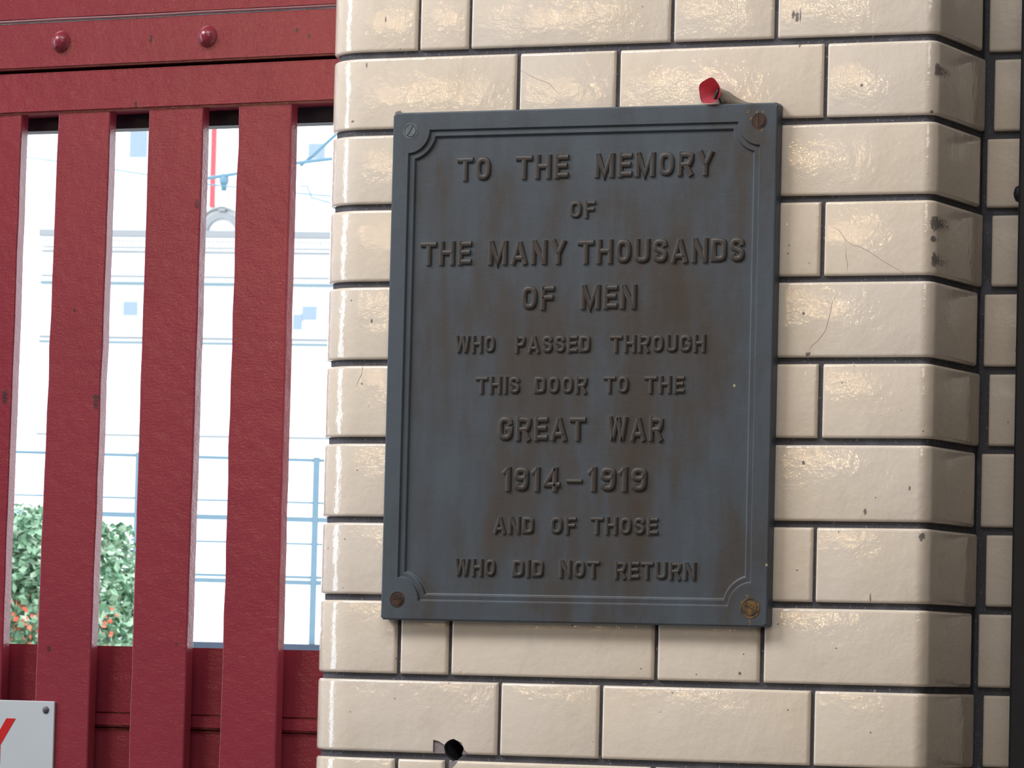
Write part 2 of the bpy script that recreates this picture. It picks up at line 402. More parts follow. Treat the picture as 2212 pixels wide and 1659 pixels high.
def plaque_body():
    bm = bmesh.new(); R0 = .0240
    rings = [(rect_ring(0, 0), -.0008), (rect_ring(0, 0), FY+.0016), (rect_ring(.0005, 0), FY+.0006), (rect_ring(.0016, 0), FY)]
    rings += [(notch(0, R0), FY), (notch(.0007, R0+.0007), FY+.0008), (notch(.0014, R0+.0014), FY+.0024), (notch(.0020, R0+.002), FY+.0026),
              (notch(.0064, R0+.0064), FY+.0024), (notch(.0072, R0+.0072), FY+.0030), (notch(.0080, R0+.0080), FY+.0048), (notch(.0088, R0+.0088), FY+.0052)]
    prev = None
    for pts, y in rings:
        cur = [bm.verts.new((x, y, z)) for x, z in pts]
        if prev:
            n = len(cur)
            for i in range(n): bm.faces.new((prev[i], prev[(i+1) % n], cur[(i+1) % n], cur[i]))
        else: first = cur
        prev = cur
    bm.faces.new(prev); bm.faces.new(list(reversed(first)))
    return fin(bm, 'plate')
plq = empty('memorial_plaque', (.14, -.0008, -.595), label='large dark bronze memorial plaque with raised lettering on the cream brick wall', cat='plaque')
OFF = Vector((-.14, .0008, .595))
def shift(me, off=OFF):
    me.transform(Matrix.Translation(off)); return me
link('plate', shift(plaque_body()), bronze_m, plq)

def stroke(bm, pts, wdt, h, closed=False):
    prof = [(-.5, -.0003), (-.46, .45*h), (-.34, .82*h), (-.15, h), (.15, h), (.34, .82*h), (.46, .45*h), (.5, -.0003)]
    P = [Vector(p) for p in pts]; n = len(P); rings = []
    for i, p in enumerate(P):
        a = P[i-1] if (i > 0 or closed) else None; b = P[(i+1) % n] if (i < n-1 or closed) else None
        d1 = (p-a).normalized() if a is not None else None; d2 = (b-p).normalized() if b is not None else None
        if d1 is None: t = d2; k = 1
        elif d2 is None: t = d1; k = 1
        else:
            t = (d1+d2).normalized(); k = 1/max(.5, t.dot(d1))
        nn = Vector((t.y, -t.x))
        rings.append([bm.verts.new((p.x + nn.x*u*wdt*k, FYL - v, p.y + nn.y*u*wdt*k)) for u, v in prof])
    m = len(prof)
    rng = range(n if closed else n-1)
    for i in rng:
        A, B = rings[i], rings[(i+1) % n]
        for j in range(m-1): bm.faces.new((A[j], A[j+1], B[j+1], B[j]))
    if not closed:
        for rg in (rings[0], rings[-1]): bm.faces.new(rg)
FYL = 0
T = .255; h_ = T/2
def oval(w_, y0=0, y1=1, n=22, e=2.7):
    cx, cz = w_/2, (y0+y1)/2; rx, rz = w_/2-h_, (y1-y0)/2-h_; out = []
    for i in range(n):
        t = 2*math.pi*i/n; c, s = math.cos(t), math.sin(t)
        out.append((cx + rx*math.copysign(abs(c)**(2/e), c), cz + rz*math.copysign(abs(s)**(2/e), s)))
    return out
def nrm(w_, pts, y0=0, y1=1): return [(h_ + x*(w_-T), y0 + h_ + y*(y1-y0-T)) for x, y in pts]
def glyph(c):
    B, U = h_, 1-h_
    if c == 'T': w_ = .72; return w_, [([(0, U), (w_, U)], 0), ([(w_/2, 0), (w_/2, U)], 0)]
    if c == 'O': w_ = .72; return w_, [(oval(w_), 1)]
    if c == 'H': w_ = .76; return w_, [([(h_, 0), (h_, 1)], 0), ([(w_-h_, 0), (w_-h_, 1)], 0), ([(h_, .52), (w_-h_, .52)], 0)]
    if c == 'E': w_ = .64; return w_, [([(h_, 0), (h_, 1)], 0), ([(h_, U), (w_, U)], 0), ([(h_, B), (w_, B)], 0), ([(h_, .52), (w_*.92, .52)], 0)]
    if c == 'F': w_ = .62; return w_, [([(h_, 0), (h_, 1)], 0), ([(h_, U), (w_, U)], 0), ([(h_, .50), (w_*.92, .50)], 0)]
    if c == 'M': w_ = .92; return w_, [([(h_, 0), (h_, 1)], 0), ([(w_-h_, 0), (w_-h_, 1)], 0), ([(h_*1.1, .97), (w_/2, .10), (w_-h_*1.1, .97)], 0)]
    if c == 'N': w_ = .76; return w_, [([(h_, 0), (h_, 1)], 0), ([(w_-h_, 0), (w_-h_, 1)], 0), ([(h_*1.1, .95), (w_-h_*1.1, .05)], 0)]
    if c in 'RP':
        w_ = .74 if c == 'R' else .68
        pts = [(h_, U), (w_*.62, U), (w_*.62+.09, U-.03), (w_-h_, .82), (w_-h_, .66), (w_*.62+.09, .49), (w_*.62, .46), (h_, .46)]
        g = [([(h_, 0), (h_, 1)], 0), (pts, 0)]
        if c == 'R': g.append(([(w_*.5, .46), (w_-h_*.9, 0)], 0))
        return w_, g
    if c == 'Y': w_ = .78; return w_, [([(h_*.95, 1), (w_/2, .42)], 0), ([(w_-h_*.95, 1), (w_/2, .42)], 0), ([(w_/2, 0), (w_/2, .46)], 0)]
    if c == 'A': w_ = .82; return w_, [([(h_*.95, 0), (w_/2, .93)], 0), ([(w_-h_*.95, 0), (w_/2, .93)], 0), ([(.2*w_, .27), (.8*w_, .27)], 0)]
    if c == 'U': w_ = .73; return w_, [([(h_, 1), (h_, .30), (h_+.03, .19), (w_*.36, h_), (w_*.64, h_), (w_-h_-.03, .19), (w_-h_, .30), (w_-h_, 1)], 0)]
    if c == 'D': w_ = .72; return w_, [([(h_, B), (h_, U), (w_*.56, U), (w_*.78, U-.05), (w_-h_, .72), (w_-h_, .28), (w_*.78, B+.05), (w_*.56, B)], 1)]
    if c == 'I': w_ = .23; return w_, [([(h_, 0), (h_, 1)], 0)]
    if c == 'W': w_ = 1.02; return w_, [([(h_*.9, 1), (.27*w_, .03)], 0), ([(.27*w_, .03), (.5*w_, .96)], 0), ([(.5*w_, .96), (.73*w_, .03)], 0), ([(.73*w_, .03), (w_-h_*.9, 1)], 0)]
    if c == 'S': w_ = .68; return w_, [(nrm(w_, [(1, .74), (.93, .92), (.72, 1), (.28, 1), (.07, .92), (0, .77), (.06, .62), (.27, .55), (.73, .45), (.94, .38), (1, .23), (.93, .08), (.72, 0), (.28, 0), (.07, .08), (0, .26)]), 0)]
    if c == 'G': w_ = .72; return w_, [(nrm(w_, [(1, .72), (.93, .91), (.72, 1), (.28, 1), (.07, .91), (0, .74), (0, .26), (.07, .09), (.28, 0), (.72, 0), (.93, .09), (1, .27), (1, .46), (.55, .46)]), 0)]
    if c == '1': w_ = .36; return w_, [([(w_-h_, 0), (w_-h_, 1)], 0), ([(w_-h_, .93), (.02, .72)], 0)]
    if c == '9': w_ = .66; return w_, [(oval(w_, .40, 1), 1), (nrm(w_, [(1, .75), (1, .28), (.92, .08), (.7, 0), (.28, 0), (.07, .08), (0, .22)]), 0)]
    if c == '4': w_ = .74; return w_, [([(w_*.70, 0), (w_*.70, 1)], 0), ([(w_*.70, .94), (h_*.9, .30)], 0), ([(h_*.5, .27), (w_, .27)], 0)]
    if c == '-': w_ = 1.0; return w_, [([(0, .5), (1, .5)], 0)]
HMM = .0024
_g = {}
def glyph_mesh(c, H):
    key = (c, round(H, 3))
    if key in _g: return _g[key]
    wdt, st = glyph(c); bm = bmesh.new()
    for pts, cl in st:
        stroke(bm, [(x*H, y*H) for x, y in pts], T*H*1.04, HMM*(1 if H > .02 else .85), bool(cl))
    me = fin(bm, 'letter'); me.polygons.foreach_set('use_smooth', [True]*len(me.polygons))
    try: me.set_sharp_from_angle(angle=math.radians(50))
    except Exception: pass
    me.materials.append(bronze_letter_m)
    _g[key] = (wdt*H, me); return _g[key]
WORDS = [('TO',-.0009,.0371,-.1134,-.1375),('THE',.0658,.1244,-.1126,-.1372),('MEMORY',.1534,.2862,-.1125,-.1374),('OF',.1266,.1556,-.1611,-.1789),
('THE',-.0405,.0171,-.2006,-.2256),('MANY',.0358,.1251,-.2009,-.2261),('THOUSANDS',.1375,.3212,-.2014,-.2261),('OF',.075,.1121,-.2486,-.2725),('MEN',.1413,.204,-.2481,-.2727),
('WHO',.0009,.0469,-.2997,-.3171),('PASSED',.0692,.1539,-.2999,-.3175),('THROUGH',.1758,.2809,-.3,-.3176),('THIS',.0261,.076,-.3419,-.3598),('DOOR',.092,.1515,-.3419,-.3598),
('TO',.1697,.1975,-.3416,-.3596),('THE',.2149,.2584,-.3415,-.3597),('GREAT',.0521,.1506,-.3834,-.4083),('WAR',.1749,.2367,-.3835,-.408),('1914',.0591,.1235,-.4355,-.4602),
('1919',.1546,.22,-.4349,-.4599),('AND',.0494,.0955,-.4867,-.5042),('OF',.1135,.1424,-.4863,-.5041),('THOSE',.1591,.2329,-.4861,-.5037),('WHO',.0067,.0536,-.531,-.5482),
('DID',.0722,.1075,-.5311,-.5485),('NOT',.1246,.1694,-.5308,-.5486),('RETURN',.1861,.2758,-.5311,-.549)]
FLD = FY + .0052
def put_letter(c, x, z, sx, H):
    wd, me = glyph_mesh(c, H)
    o = link('letter', me, None, plq); o.location = Vector((x, FLD, z)) + OFF; o.scale = (sx, 1, 1)
for word, x0, x1, zt, zb in WORDS:
    H = .0248 if zt-zb > .021 else .0178
    zb = (zt+zb)/2 - H/2
    ws = [glyph_mesh(c, H)[0] for c in word]; gap = .115*H
    tot = sum(ws) + gap*(len(word)-1); k = (x1-x0)/tot; x = x0
    for c, wd in zip(word, ws):
        put_letter(c, x, zb, k, H); x += (wd+gap)*k
# the dash between the years
bm = bmesh.new(); stroke(bm, [(0, 0), (.0168, 0)], .0046, HMM); me = fin(bm, 'dash')
o = link('dash', me, bronze_letter_m, plq); o.location = Vector((.1311, FLD, -.4496)) + OFF

def screw_mat(name, c1, c2, rough=.5):
    m, nt, bs = M(name); p = geo(nt)
    nt.links.new(mix(nt, ramp(nt, noise(nt, p, 130, 4, .6), [(.4, g3(0)), (.62, g3(1))]), c1, c2), bs.inputs['Base Color'])
    bs.inputs['Roughness'].default_value = rough; bs.inputs['Metallic'].default_value = .3; return m
scr_dark = screw_mat('dark_brown_screw', (.030, .018, .014), (.085, .035, .022))
scr_blue = screw_mat('weathered_grey_screw', (.10, .125, .145), (.15, .18, .20))
scr_gold = screw_mat('corroded_brass_screw', (.05, .035, .022), (.22, .12, .035))
def screw_mesh(r, ang, slot=.0009, dome=.0008):
    bm = bmesh.new()
    # countersink rim
    n = 28; prev = None
    for rr, y in ((r*1.35, .0002), (r*1.28, -.0004), (r*1.12, -.0004), (r*1.04, .0001)):
        cur = [bm.verts.new((rr*math.cos(2*math.pi*i/n), y, rr*math.sin(2*math.pi*i/n))) for i in range(n)]
        if prev:
            for i in range(n): bm.faces.new((prev[i], prev[(i+1) % n], cur[(i+1) % n], cur[i]))
        prev = cur
    # two half heads either side of the slot, on a recessed floor
    for sgn in (1, -1):
        a0 = math.asin(slot/2/r); pts = [(r*math.cos(a0+(math.pi-2*a0)*i/12), sgn*r*math.sin(a0+(math.pi-2*a0)*i/12)) for i in range(13)]
        ca, sa = math.cos(ang), math.sin(ang); rot = lambda x, z: (x*ca-z*sa, x*sa+z*ca)
        lo = [bm.verts.new((rot(x, z)[0], .0003, rot(x, z)[1])) for x, z in pts]
        hi = [bm.verts.new((rot(x*.93, z*.93+sgn*.00003)[0], -dome, rot(x*.93, z*.93)[1])) for x, z in pts]
        m = len(pts)
        for i in range(m): bm.faces.new((lo[i], lo[(i+1) % m], hi[(i+1) % m], hi[i]))
        bm.faces.new(hi)
    fl = [bm.verts.new((r*1.05*math.cos(2*math.pi*i/n), .00005, r*1.05*math.sin(2*math.pi*i/n))) for i in range(n)]
    bm.faces.new(fl)
    return fin(bm, 'screw')
for x, z, ang, mt, lab in ((-.0541, -.0847, 1.0, scr_blue, 'grey painted screw head'), (.3353, -.0838, 1.6, scr_dark, 'dark rusty screw head'), (.3367, -.5764, -.45, scr_gold, 'corroded golden brown screw head'), (-.0561, -.5739, .12, scr_dark, 'dark brown slotted screw head')):
    o = link('screw', screw_mesh(.0064 if mt is not scr_gold else .0080, ang), mt, plq, label=lab); o.location = Vector((x, FY, z)) + OFF
# verdigris / rust crumbs round the two right-hand screws
rust_m = plain('ochre_corrosion', (.20, .12, .05), .8, var=.4, scale=200)
for cx, cz, pts in ((.3353, -.0838, [(-.0085, .003), (-.002, .0085), (.004, .0085), (.001, -.0085), (.003, -.0095), (-.012, .010)]), (.3367, -.5764, [(-.0085, .006), (-.006, .0085), (-.003, .0115), (-.009, .003), (.0088, .001), (.0085, -.002), (0, -.0125), (-.001, -.016)])):
    bm = bmesh.new()
    for dx, dz in pts:
        for _ in range(3):
            mt_ = Matrix.Translation((cx+dx+random.uniform(-.0012, .0012), FY, cz+dz+random.uniform(-.0012, .0012))) @ Matrix.Diagonal((random.uniform(.0007, .0015), .0003, random.uniform(.0006, .0013), 1))
            bmesh.ops.create_icosphere(bm, subdivisions=1, radius=1, matrix=mt_)
    link('corrosion', shift(fin(bm, 'corrosion')), rust_m, plq, kind='stuff', label='ochre corrosion crumbs around a screw')

# ------------------------------------------------------------------ poppy tucked behind the plaque's top edge
pm, nt, bs = M('red_petal'); p = geo(nt)
nt.links.new(mix(nt, noise(nt, p, 110, 3), (.62, .075, .11), (.78, .20, .26)), bs.inputs['Base Color'])
bs.inputs['Roughness'].default_value = .45
petal_m = pm
black_m = plain('black_plastic', (.015, .012, .02), .4)
dust_shadow_m = plain('grey_dust_and_shadow', (.25, .23, .19), .95, var=.2, scale=200)
pop = empty('paper_poppy', (.2822, -.012, -.052), label='small red paper poppy tucked behind the top edge of the plaque', cat='poppy')
def petal():
    # a deep, slightly folded cup: r grows with depth, wavy lip, axis along -Y before it is turned
    bm = bmesh.new(); nu, nv = 12, 28; rows = []
    for i in range(1, nu+1):
        u = i/nu; row = []
        for j in range(nv):
            t = 2*math.pi*j/nv
            r = .0122*u**.62*(1 + .05*math.sin(2*t+.6)*u + .04*math.sin(5*t)*u*u)
            y = -.0165*u**1.15*(1 + .10*math.cos(t-.4) + .07*math.sin(3*t))
            row.append(bm.verts.new((r*math.cos(t)*1.12, y, r*math.sin(t)*1.13)))
        rows.append(row)
    bm.faces.new(rows[0])
    for A, B in zip(rows, rows[1:]):
        for j in range(nv): bm.faces.new((A[j], A[(j+1) % nv], B[(j+1) % nv], B[j]))
    bmesh.ops.solidify(bm, geom=bm.faces[:], thickness=.0004)
    return fin(bm, 'petal')
PR = Matrix.Rotation(math.radians(-14), 4, 'Z') @ Matrix.Rotation(math.radians(9), 4, 'Y')
o = link('petal', petal(), petal_m, pop, smooth=True); o.matrix_local = Matrix.Translation((.003, .0105, 0)) @ PR
bm = bmesh.new(); bmesh.ops.create_uvsphere(bm, u_segments=14, v_segments=8, radius=1, matrix=Matrix.Translation((.0022, -.0055, -.002)) @ Matrix.Rotation(.25, 4, 'Y') @ Matrix.Diagonal((.0024, .0022, .0066, 1)))
o = link('button', fin(bm, 'button'), black_m, pop, smooth=True, label='black button in the middle of the poppy'); o.matrix_local = Matrix.Translation((.003, .0105, 0)) @ PR
link('stem', tube_me('stem', [(.004, .006, -.004), (.008, .0072, -.012), (.012, .0080, -.022)], .0012, 6), plain('green_stem', (.02, .06, .03), .5), pop)
# dust and the poppy's shadow, shaped as a grey wedge to the plaque corner
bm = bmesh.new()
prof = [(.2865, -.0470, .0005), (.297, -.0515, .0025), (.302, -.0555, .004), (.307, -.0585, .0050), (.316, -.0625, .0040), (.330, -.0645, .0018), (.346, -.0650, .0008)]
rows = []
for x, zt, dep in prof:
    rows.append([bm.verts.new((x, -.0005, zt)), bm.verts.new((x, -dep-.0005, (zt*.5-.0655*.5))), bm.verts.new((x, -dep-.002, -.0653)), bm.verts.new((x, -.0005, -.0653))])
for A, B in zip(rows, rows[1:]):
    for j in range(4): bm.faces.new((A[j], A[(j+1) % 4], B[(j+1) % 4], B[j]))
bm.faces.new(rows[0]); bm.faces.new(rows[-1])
link('dust_shadow', fin(bm, 'dust_shadow'), dust_shadow_m, smooth=True, label='grey dust and painted-in poppy shadow in the angle between wall and plaque right of the poppy', cat='dust_shadow')

# ------------------------------------------------------------------ red slatted gate behind the pier
gate = empty('wooden_gate', (-.60, .12, -2.25), label='dark red painted wooden gate with open vertical slats', cat='gate')
GO = Vector((.60, -.12, 2.25))
def gpart(name, me, mat, **k):
    me.transform(Matrix.Translation(GO)); return link(name, me, mat, gate, **k)
XE = -.1785          # right end, against the reveal
def board(name, xl, xr, zl0, zl1, zr0, zr1, y0, y1, mat, bev=.002, **k):   # board whose ends differ in height
    bm = bmesh.new(); box_bm(bm, 0, 1, y0, y1, 0, 1)
    for v in bm.verts:
        x, z = v.co.x, v.co.z
        lo = zl0 + (zr0-zl0)*x; hi = zl1 + (zr1-zl1)*x
        v.co = Vector((xl + (xr-xl)*x, v.co.y, lo + (hi-lo)*z))
    if bev: bmesh.ops.bevel(bm, geom=bm.edges[:], offset=bev, segments=2, affect='EDGES')
    # slight unevenness along the length
    me = fin(bm, name); me.polygons.foreach_set('use_smooth', [True]*len(me.polygons))
    try: me.set_sharp_from_angle(angle=math.radians(60))
    except Exception: pass
    return gpart(name, me, mat, **k)
XL = -1.62
def lin(x, xa, za, xb, zb): return za + (zb-za)*(x-xa)/(xb-xa)
def zz(x, d): return lin(x, -.617, .0065+d, -.2031, .0117+d)
board('rail', XL, XE, zz(XL, .0575), .30, zz(XE, .0555), .30, .0955, .150, red_m, .0025)
board('rail', XL, XE, zz(XL, .0018), zz(XL, .0545), zz(XE, .0018), zz(XE, .0530), .0940, .150, red_m, .0022)
board('rail', XL, XE, zz(XL, -.0462), zz(XL, -.0018), zz(XE, -.0487), zz(XE, -.0018), .0965, .135, red_m, .0028)
# paint ridge over the upper seam
pts = [(x, .0955, zz(x, .0560)) for x in [XL + (XE-XL)*i/24 for i in range(25)]]
gpart('paint_ridge', tube_me('paint_ridge', [(x, y, z + random.uniform(-.0004, .0004)) for x, y, z in pts], .0017, 6), seam_m)
board('rear_rail', XL, XE, -.0590, .05, -.0540, .05, .1352, .165, shade_under_m, .0008, label='rail behind the slat tops, shade put into its colour')
def bolt_mesh():
    bm = bmesh.new(); n = 24; prof = [(.0125, .0006), (.0120, -.0006), (.0105, -.0035), (.0078, -.0065), (.0045, -.0085), (.0012, -.0093)]; prev = None
    for r, y in prof:
        cur = [bm.verts.new((r*math.cos(2*math.pi*i/n), y, r*math.sin(2*math.pi*i/n))) for i in range(n)]
        if prev:
            for i in range(n): bm.faces.new((prev[i], prev[(i+1) % n], cur[(i+1) % n], cur[i]))
        prev = cur
    bm.faces.new(prev)
    bmesh.ops.create_uvsphere(bm, u_segments=8, v_segments=6, radius=1, matrix=Matrix.Translation((-.0018, -.0072, -.0045)) @ Matrix.Diagonal((.0028, .0018, .0038, 1)))
    return fin(bm, 'bolt_head')
bme = bolt_mesh()
for x, z in ((-.5370, .0385), (-.3541, .0384), (-.722, .0365), (-.905, .034)):
    o = link('bolt_head', bme, red_m, gate, smooth=True); o.location = Vector((x, .0940, z)) + GO
# slats: left and right edge at the top and at the bottom opening
SL = [(-.5412, -.4755, -.5481, -.4801), (-.4276, -.3597, -.4292, -.3619), (-.3165, -.2518, -.3184, -.2511)]
SL = [(-.6540, -.5877, -.6600, -.5918)] + SL
for i in range(1, 8): SL.insert(0, tuple(v - .1128*i for v in (-.6540, -.5877, -.6600, -.5918)))
def slat(a0, a1, b0, b1):
    zt, zb = -.012, -.95; z0, z1 = -.0480, -.629
    f = lambda z, p, q: p + (q-p)*(z-z0)/(z1-z0)
    bm = bmesh.new(); rings = []; n = 26
    jag = [(random.gauss(0, .00035), random.gauss(0, .00025)) for _ in range(n+1)]
    for i in range(n+1):
        z = zt + (zb-zt)*i/n; l = f(z, a0, b0) + jag[i][0]; r = f(z, a1, b1) + jag[i][1]
        y0, y1, e = .1000, .1150, .0013
        pr = [(l, y1), (l, y0+e+.0008), (l, y0+e), (l+e*.3, y0+e*.3), (l+e, y0), (l+e+.0012, y0), (r-e-.0012, y0), (r-e, y0), (r-e*.3, y0+e*.3), (r, y0+e), (r, y0+e+.0008), (r, y1)]
        rings.append([bm.verts.new((x, y, z)) for x, y in pr])
    for A, B in zip(rings, rings[1:]):
        for j in range(12): bm.faces.new((A[j], A[(j+1) % 12], B[(j+1) % 12], B[j]))
    bm.faces.new(rings[0]); bm.faces.new(rings[-1])
    me = fin(bm, 'slat'); me.polygons.foreach_set('use_smooth', [True]*len(me.polygons))
    try: me.set_sharp_from_angle(angle=math.radians(50))
    except Exception: pass
    return me
for s in SL: gpart('slat', slat(*s), red_m)
# horizontal boards behind the slats below the opening
RB = [(-.7035, -.6300), (-.7175, -.7030), (-.85, -.7170), (-1.02, -.8495)]
for i, (z0, z1) in enumerate(RB):
    yo = .1290 if i != 1 else .1235
    board('rear_board', XL, XE, z0, z1 + (.0015 if i == 0 else 0)*0, z0, z1 + (.0015 if i == 0 else 0), yo, .150, red_old_m, .0022)
board('rear_board', XL, XE, -2.22, -1.0195, -2.22, -1.0195, .1290, .150, red_old_m, .002)
board('kick_board', XL, XE, -2.22, -.93, -2.22, -.93, .0990, .1285, red_m, .003)

# white enamel sign screwed to the slats, a red capital Y at its right end
white_m = plain('white_enamel', (.50, .55, .60), .25, var=.05, scale=14)
redl_m = plain('red_sign_lettering', (.52, .018, .022), .3, var=.03)
sign = empty('enamel_sign', (-.70, .0975, -.80), label='white enamel sign with a red letter Y at the lower left of the gate', cat='sign')
SO = Vector((.70, -.0975, .80))
bm = bmesh.new(); box_bm(bm, -.99, -.5220, .0965, .0995, -.930, -.6912, .0006, 2)
me = fin(bm, 'plate'); me.transform(Matrix.Translation(SO)); link('plate', me, white_m, sign)
bm = bmesh.new()
def prism(bm, poly, y0, y1):
    a = [bm.verts.new((x, y0, z)) for x, z in poly]; b = [bm.verts.new((x, y1, z)) for x, z in poly]; n = len(poly)
    for i in range(n): bm.faces.new((a[i], a[(i+1) % n], b[(i+1) % n], b[i]))
    bm.faces.new(a); bm.faces.new(b)
cx = -.5935; zt, zb = -.7112, -.7610
prism(bm, [(cx-.0235, zt), (cx-.0117, zt), (cx, zt-.0195), (cx+.0117, zt), (cx+.0235, zt), (cx+.0052, zt-.0295), (cx+.0052, zb), (cx-.0052, zb), (cx-.0052, zt-.0295)], .0962, .0968)
me = fin(bm, 'letter'); me.transform(Matrix.Translation(SO)); link('letter', me, redl_m, sign, label='red capital Y')
bm = bmesh.new(); bmesh.ops.create_uvsphere(bm, u_segments=16, v_segments=10, radius=1, matrix=Matrix.Translation((-.5325, .0965, -.7008)) @ Matrix.Diagonal((.0041, .0022, .0041, 1)))
me = fin(bm, 'screw'); me.transform(Matrix.Translation(SO)); link('screw', me, plain('dull_screw', (.11, .10, .14), .45, .4), sign, smooth=True)

# ------------------------------------------------------------------ dark post at the right edge
post_m = plain('dark_navy_paint', (.013, .017, .027), .45, var=.3, scale=60)
post = empty('door_post', (.62, .10, -2.25), label='dark navy metal door post at the right edge of the photo', cat='post')
PO = Vector((-.62, -.10, 2.25))
bm = bmesh.new(); box_bm(bm, .5735, .70, .098, .130, -2.25, .80, .003, 2)
me = fin(bm, 'jamb'); me.transform(Matrix.Translation(PO)); link('jamb', me, post_m, post)
bm = bmesh.new(); box_bm(bm, .5785, .66, .1295, .1525, -2.25, .80, .002, 2)
me = fin(bm, 'stop'); me.transform(Matrix.Translation(PO)); link('stop', me, post_m, post)
bm = bmesh.new()
prev = None; n = 16
for r, x in ((.0082, .5745), (.0086, .571), (.0072, .5675), (.0030, .5655)):
    cur = [bm.verts.new((x, .112 + r*math.cos(2*math.pi*i/n), -.1495 + r*1.05*math.sin(2*math.pi*i/n))) for i in range(n)]
    if prev:
        for i in range(n): bm.faces.new((prev[i], prev[(i+1) % n], cur[(i+1) % n], cur[i]))
    prev = cur
bm.faces.new(prev)
me = fin(bm, 'knob'); me.transform(Matrix.Translation(PO)); link('knob', me, post_m, post, smooth=True)

# ------------------------------------------------------------------ the hall the photo was taken in (beyond the frame)
hall_m = plain('hall_plaster', (.20, .18, .16), .9); dark_wall_m = plain('hall_dark_side', (.10, .09, .08), .9)
floor_m = plain('hall_floor', (.16, .15, .14), .8)
box('floor', -6.2, 6.2, -9.2, .8, -2.35, -2.2502, floor_m, kind='structure')
box('ceiling', -6.2, 6.2, -9.2, .43, 3.2, 3.3, hall_m, kind='structure')
box('wall_right_side', 6.1, 6.2, -9.2, .8, -2.25, 3.2, dark_wall_m, kind='structure').name = 'wall_east'
box('wall_rear', -6.1, 6.1, -9.2, -9.1, -2.25, 3.2, dark_wall_m, kind='structure')
box('wall_left', -6.2, -6.1, -9.2, .8, -2.25, 3.2, dark_wall_m, kind='structure')
box('wall_lintel', XL-.3, 2.6, .1, .42, .802, 3.2, dark_wall_m, kind='structure').name = 'sky_lintel_1'  # unseen slab added above the gate to block the sky
box('wall_gate_side', -6.1, XL, .1, .42, -2.25, 3.2, dark_wall_m, kind='structure').name = 'wall_gate_side'
box('wall_far_right', 2.6, 6.1, .1, .42, -2.25, 3.2, dark_wall_m, kind='structure').name = 'wall_far_right'
box('sky_lintel_2', XL, XE, .16, .42, .295, .80, dark_wall_m, kind='structure')  # unseen filler over the gate, closing off the sky as well

# ------------------------------------------------------------------ the street outside
pave_m = plain('pale_paving', (.55, .54, .52), .9)
box('ground', -160, 60, .85, 260, -2.45, -2.26, pave_m, kind='structure')
render_m = plain('white_render', (.84, .85, .86), .9, var=.02, scale=.5)
stone_m = plain('shade_grey_stone', (.24, .25, .26), .9, var=.06, scale=2)  # cornice shading is put into this grey
line_m = plain('blue_grey_shadow_paint', (.16, .22, .25), .9)  # shadow lines as colour on raised strips, no gap modelled
pane_m = plain('window_glass', (.20, .26, .34), .3)
fr_m = plain('pale_window_frame', (.45, .48, .50), .6)
bl = empty('building', (-63.24, 110, -2.26), math.radians(15), label='pale building with dentilled cornice seen overexposed through the gate slats', cat='building')
def bpart(name, x0, x1, y0, y1, z0, z1, mat, parent=None, bevel=0, **k):
    return box(name, x0, x1, y0, y1, z0+2.26, z1+2.26, mat, parent or bl, bevel, **k)
bpart('wall', 0, 14, 0, 9, -2.26, 17.5, render_m)
bpart('cornice', -.05, 14.05, -.28, .0, 10.86, 11.06, stone_m, bevel=.03)
bpart('cornice', -.03, 14.03, -.20, .0, 10.79, 10.86, render_m)
bm = bmesh.new()
for i in range(180):
    x = .02 + i*.0765; box_bm(bm, x, x+.042, -.13, 0, 10.60+2.26, 10.78+2.26)
link('dentils', fin(bm, 'dentils'), render_m, bl, kind='stuff')
bpart('dentil_bed', -.01, 14.01, -.045, .0, 10.585, 10.79, stone_m)
bpart('string_course', -.02, 14.02, -.10, 0, 10.44, 10.50, stone_m, bevel=.01)
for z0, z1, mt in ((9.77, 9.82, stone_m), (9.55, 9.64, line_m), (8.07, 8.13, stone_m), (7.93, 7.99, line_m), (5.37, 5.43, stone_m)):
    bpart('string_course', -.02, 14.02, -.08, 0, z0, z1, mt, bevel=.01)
for x0, x1, z0, z1 in ((2.42, 2.90, 13.10, 13.82), (7.46, 7.91, 13.10, 13.50), (2.37, 2.76, 8.715, 9.08), (7.41, 7.80, 8.65, 9.01), (7.16, 7.40, 8.38, 8.78)):
    f = bpart('window', x0-.05, x1+.05, -.05, .0, z0-.05, z1+.05, fr_m, bevel=.01)
    bpart('pane', x0, x1, -.06, -.045, z0, z1, pane_m, f)
# arched pediment
def arch(cx, cz, r0, r1, y0, y1, n=20):
    bm = bmesh.new(); R_ = []
    for i in range(n+1):
        t = math.pi*i/n
        R_.append([bm.verts.new((cx + r*math.cos(t), y, cz + r*math.sin(t))) for r in (r0, r1) for y in (y0, y1)])
    for A, B in zip(R_, R_[1:]):
        for a, b in ((0, 1), (1, 3), (3, 2), (2, 0)): bm.faces.new((A[a], A[b], B[b], B[a]))
    bm.faces.new([R_[0][i] for i in (0, 1, 3, 2)]); bm.faces.new([R_[-1][i] for i in (0, 1, 3, 2)])
    return fin(bm, 'pediment')
link('pediment', arch(5.09, 11.0+2.26, .40, .56, -.16, 0), stone_m, bl)
link('pediment', arch(5.09, 11.02+2.26, .66, .71, -.20, 0), stone_m, bl)
bpart('finial', 5.0, 5.2, -.2, 0, 11.6, 11.74, stone_m, bevel=.02)

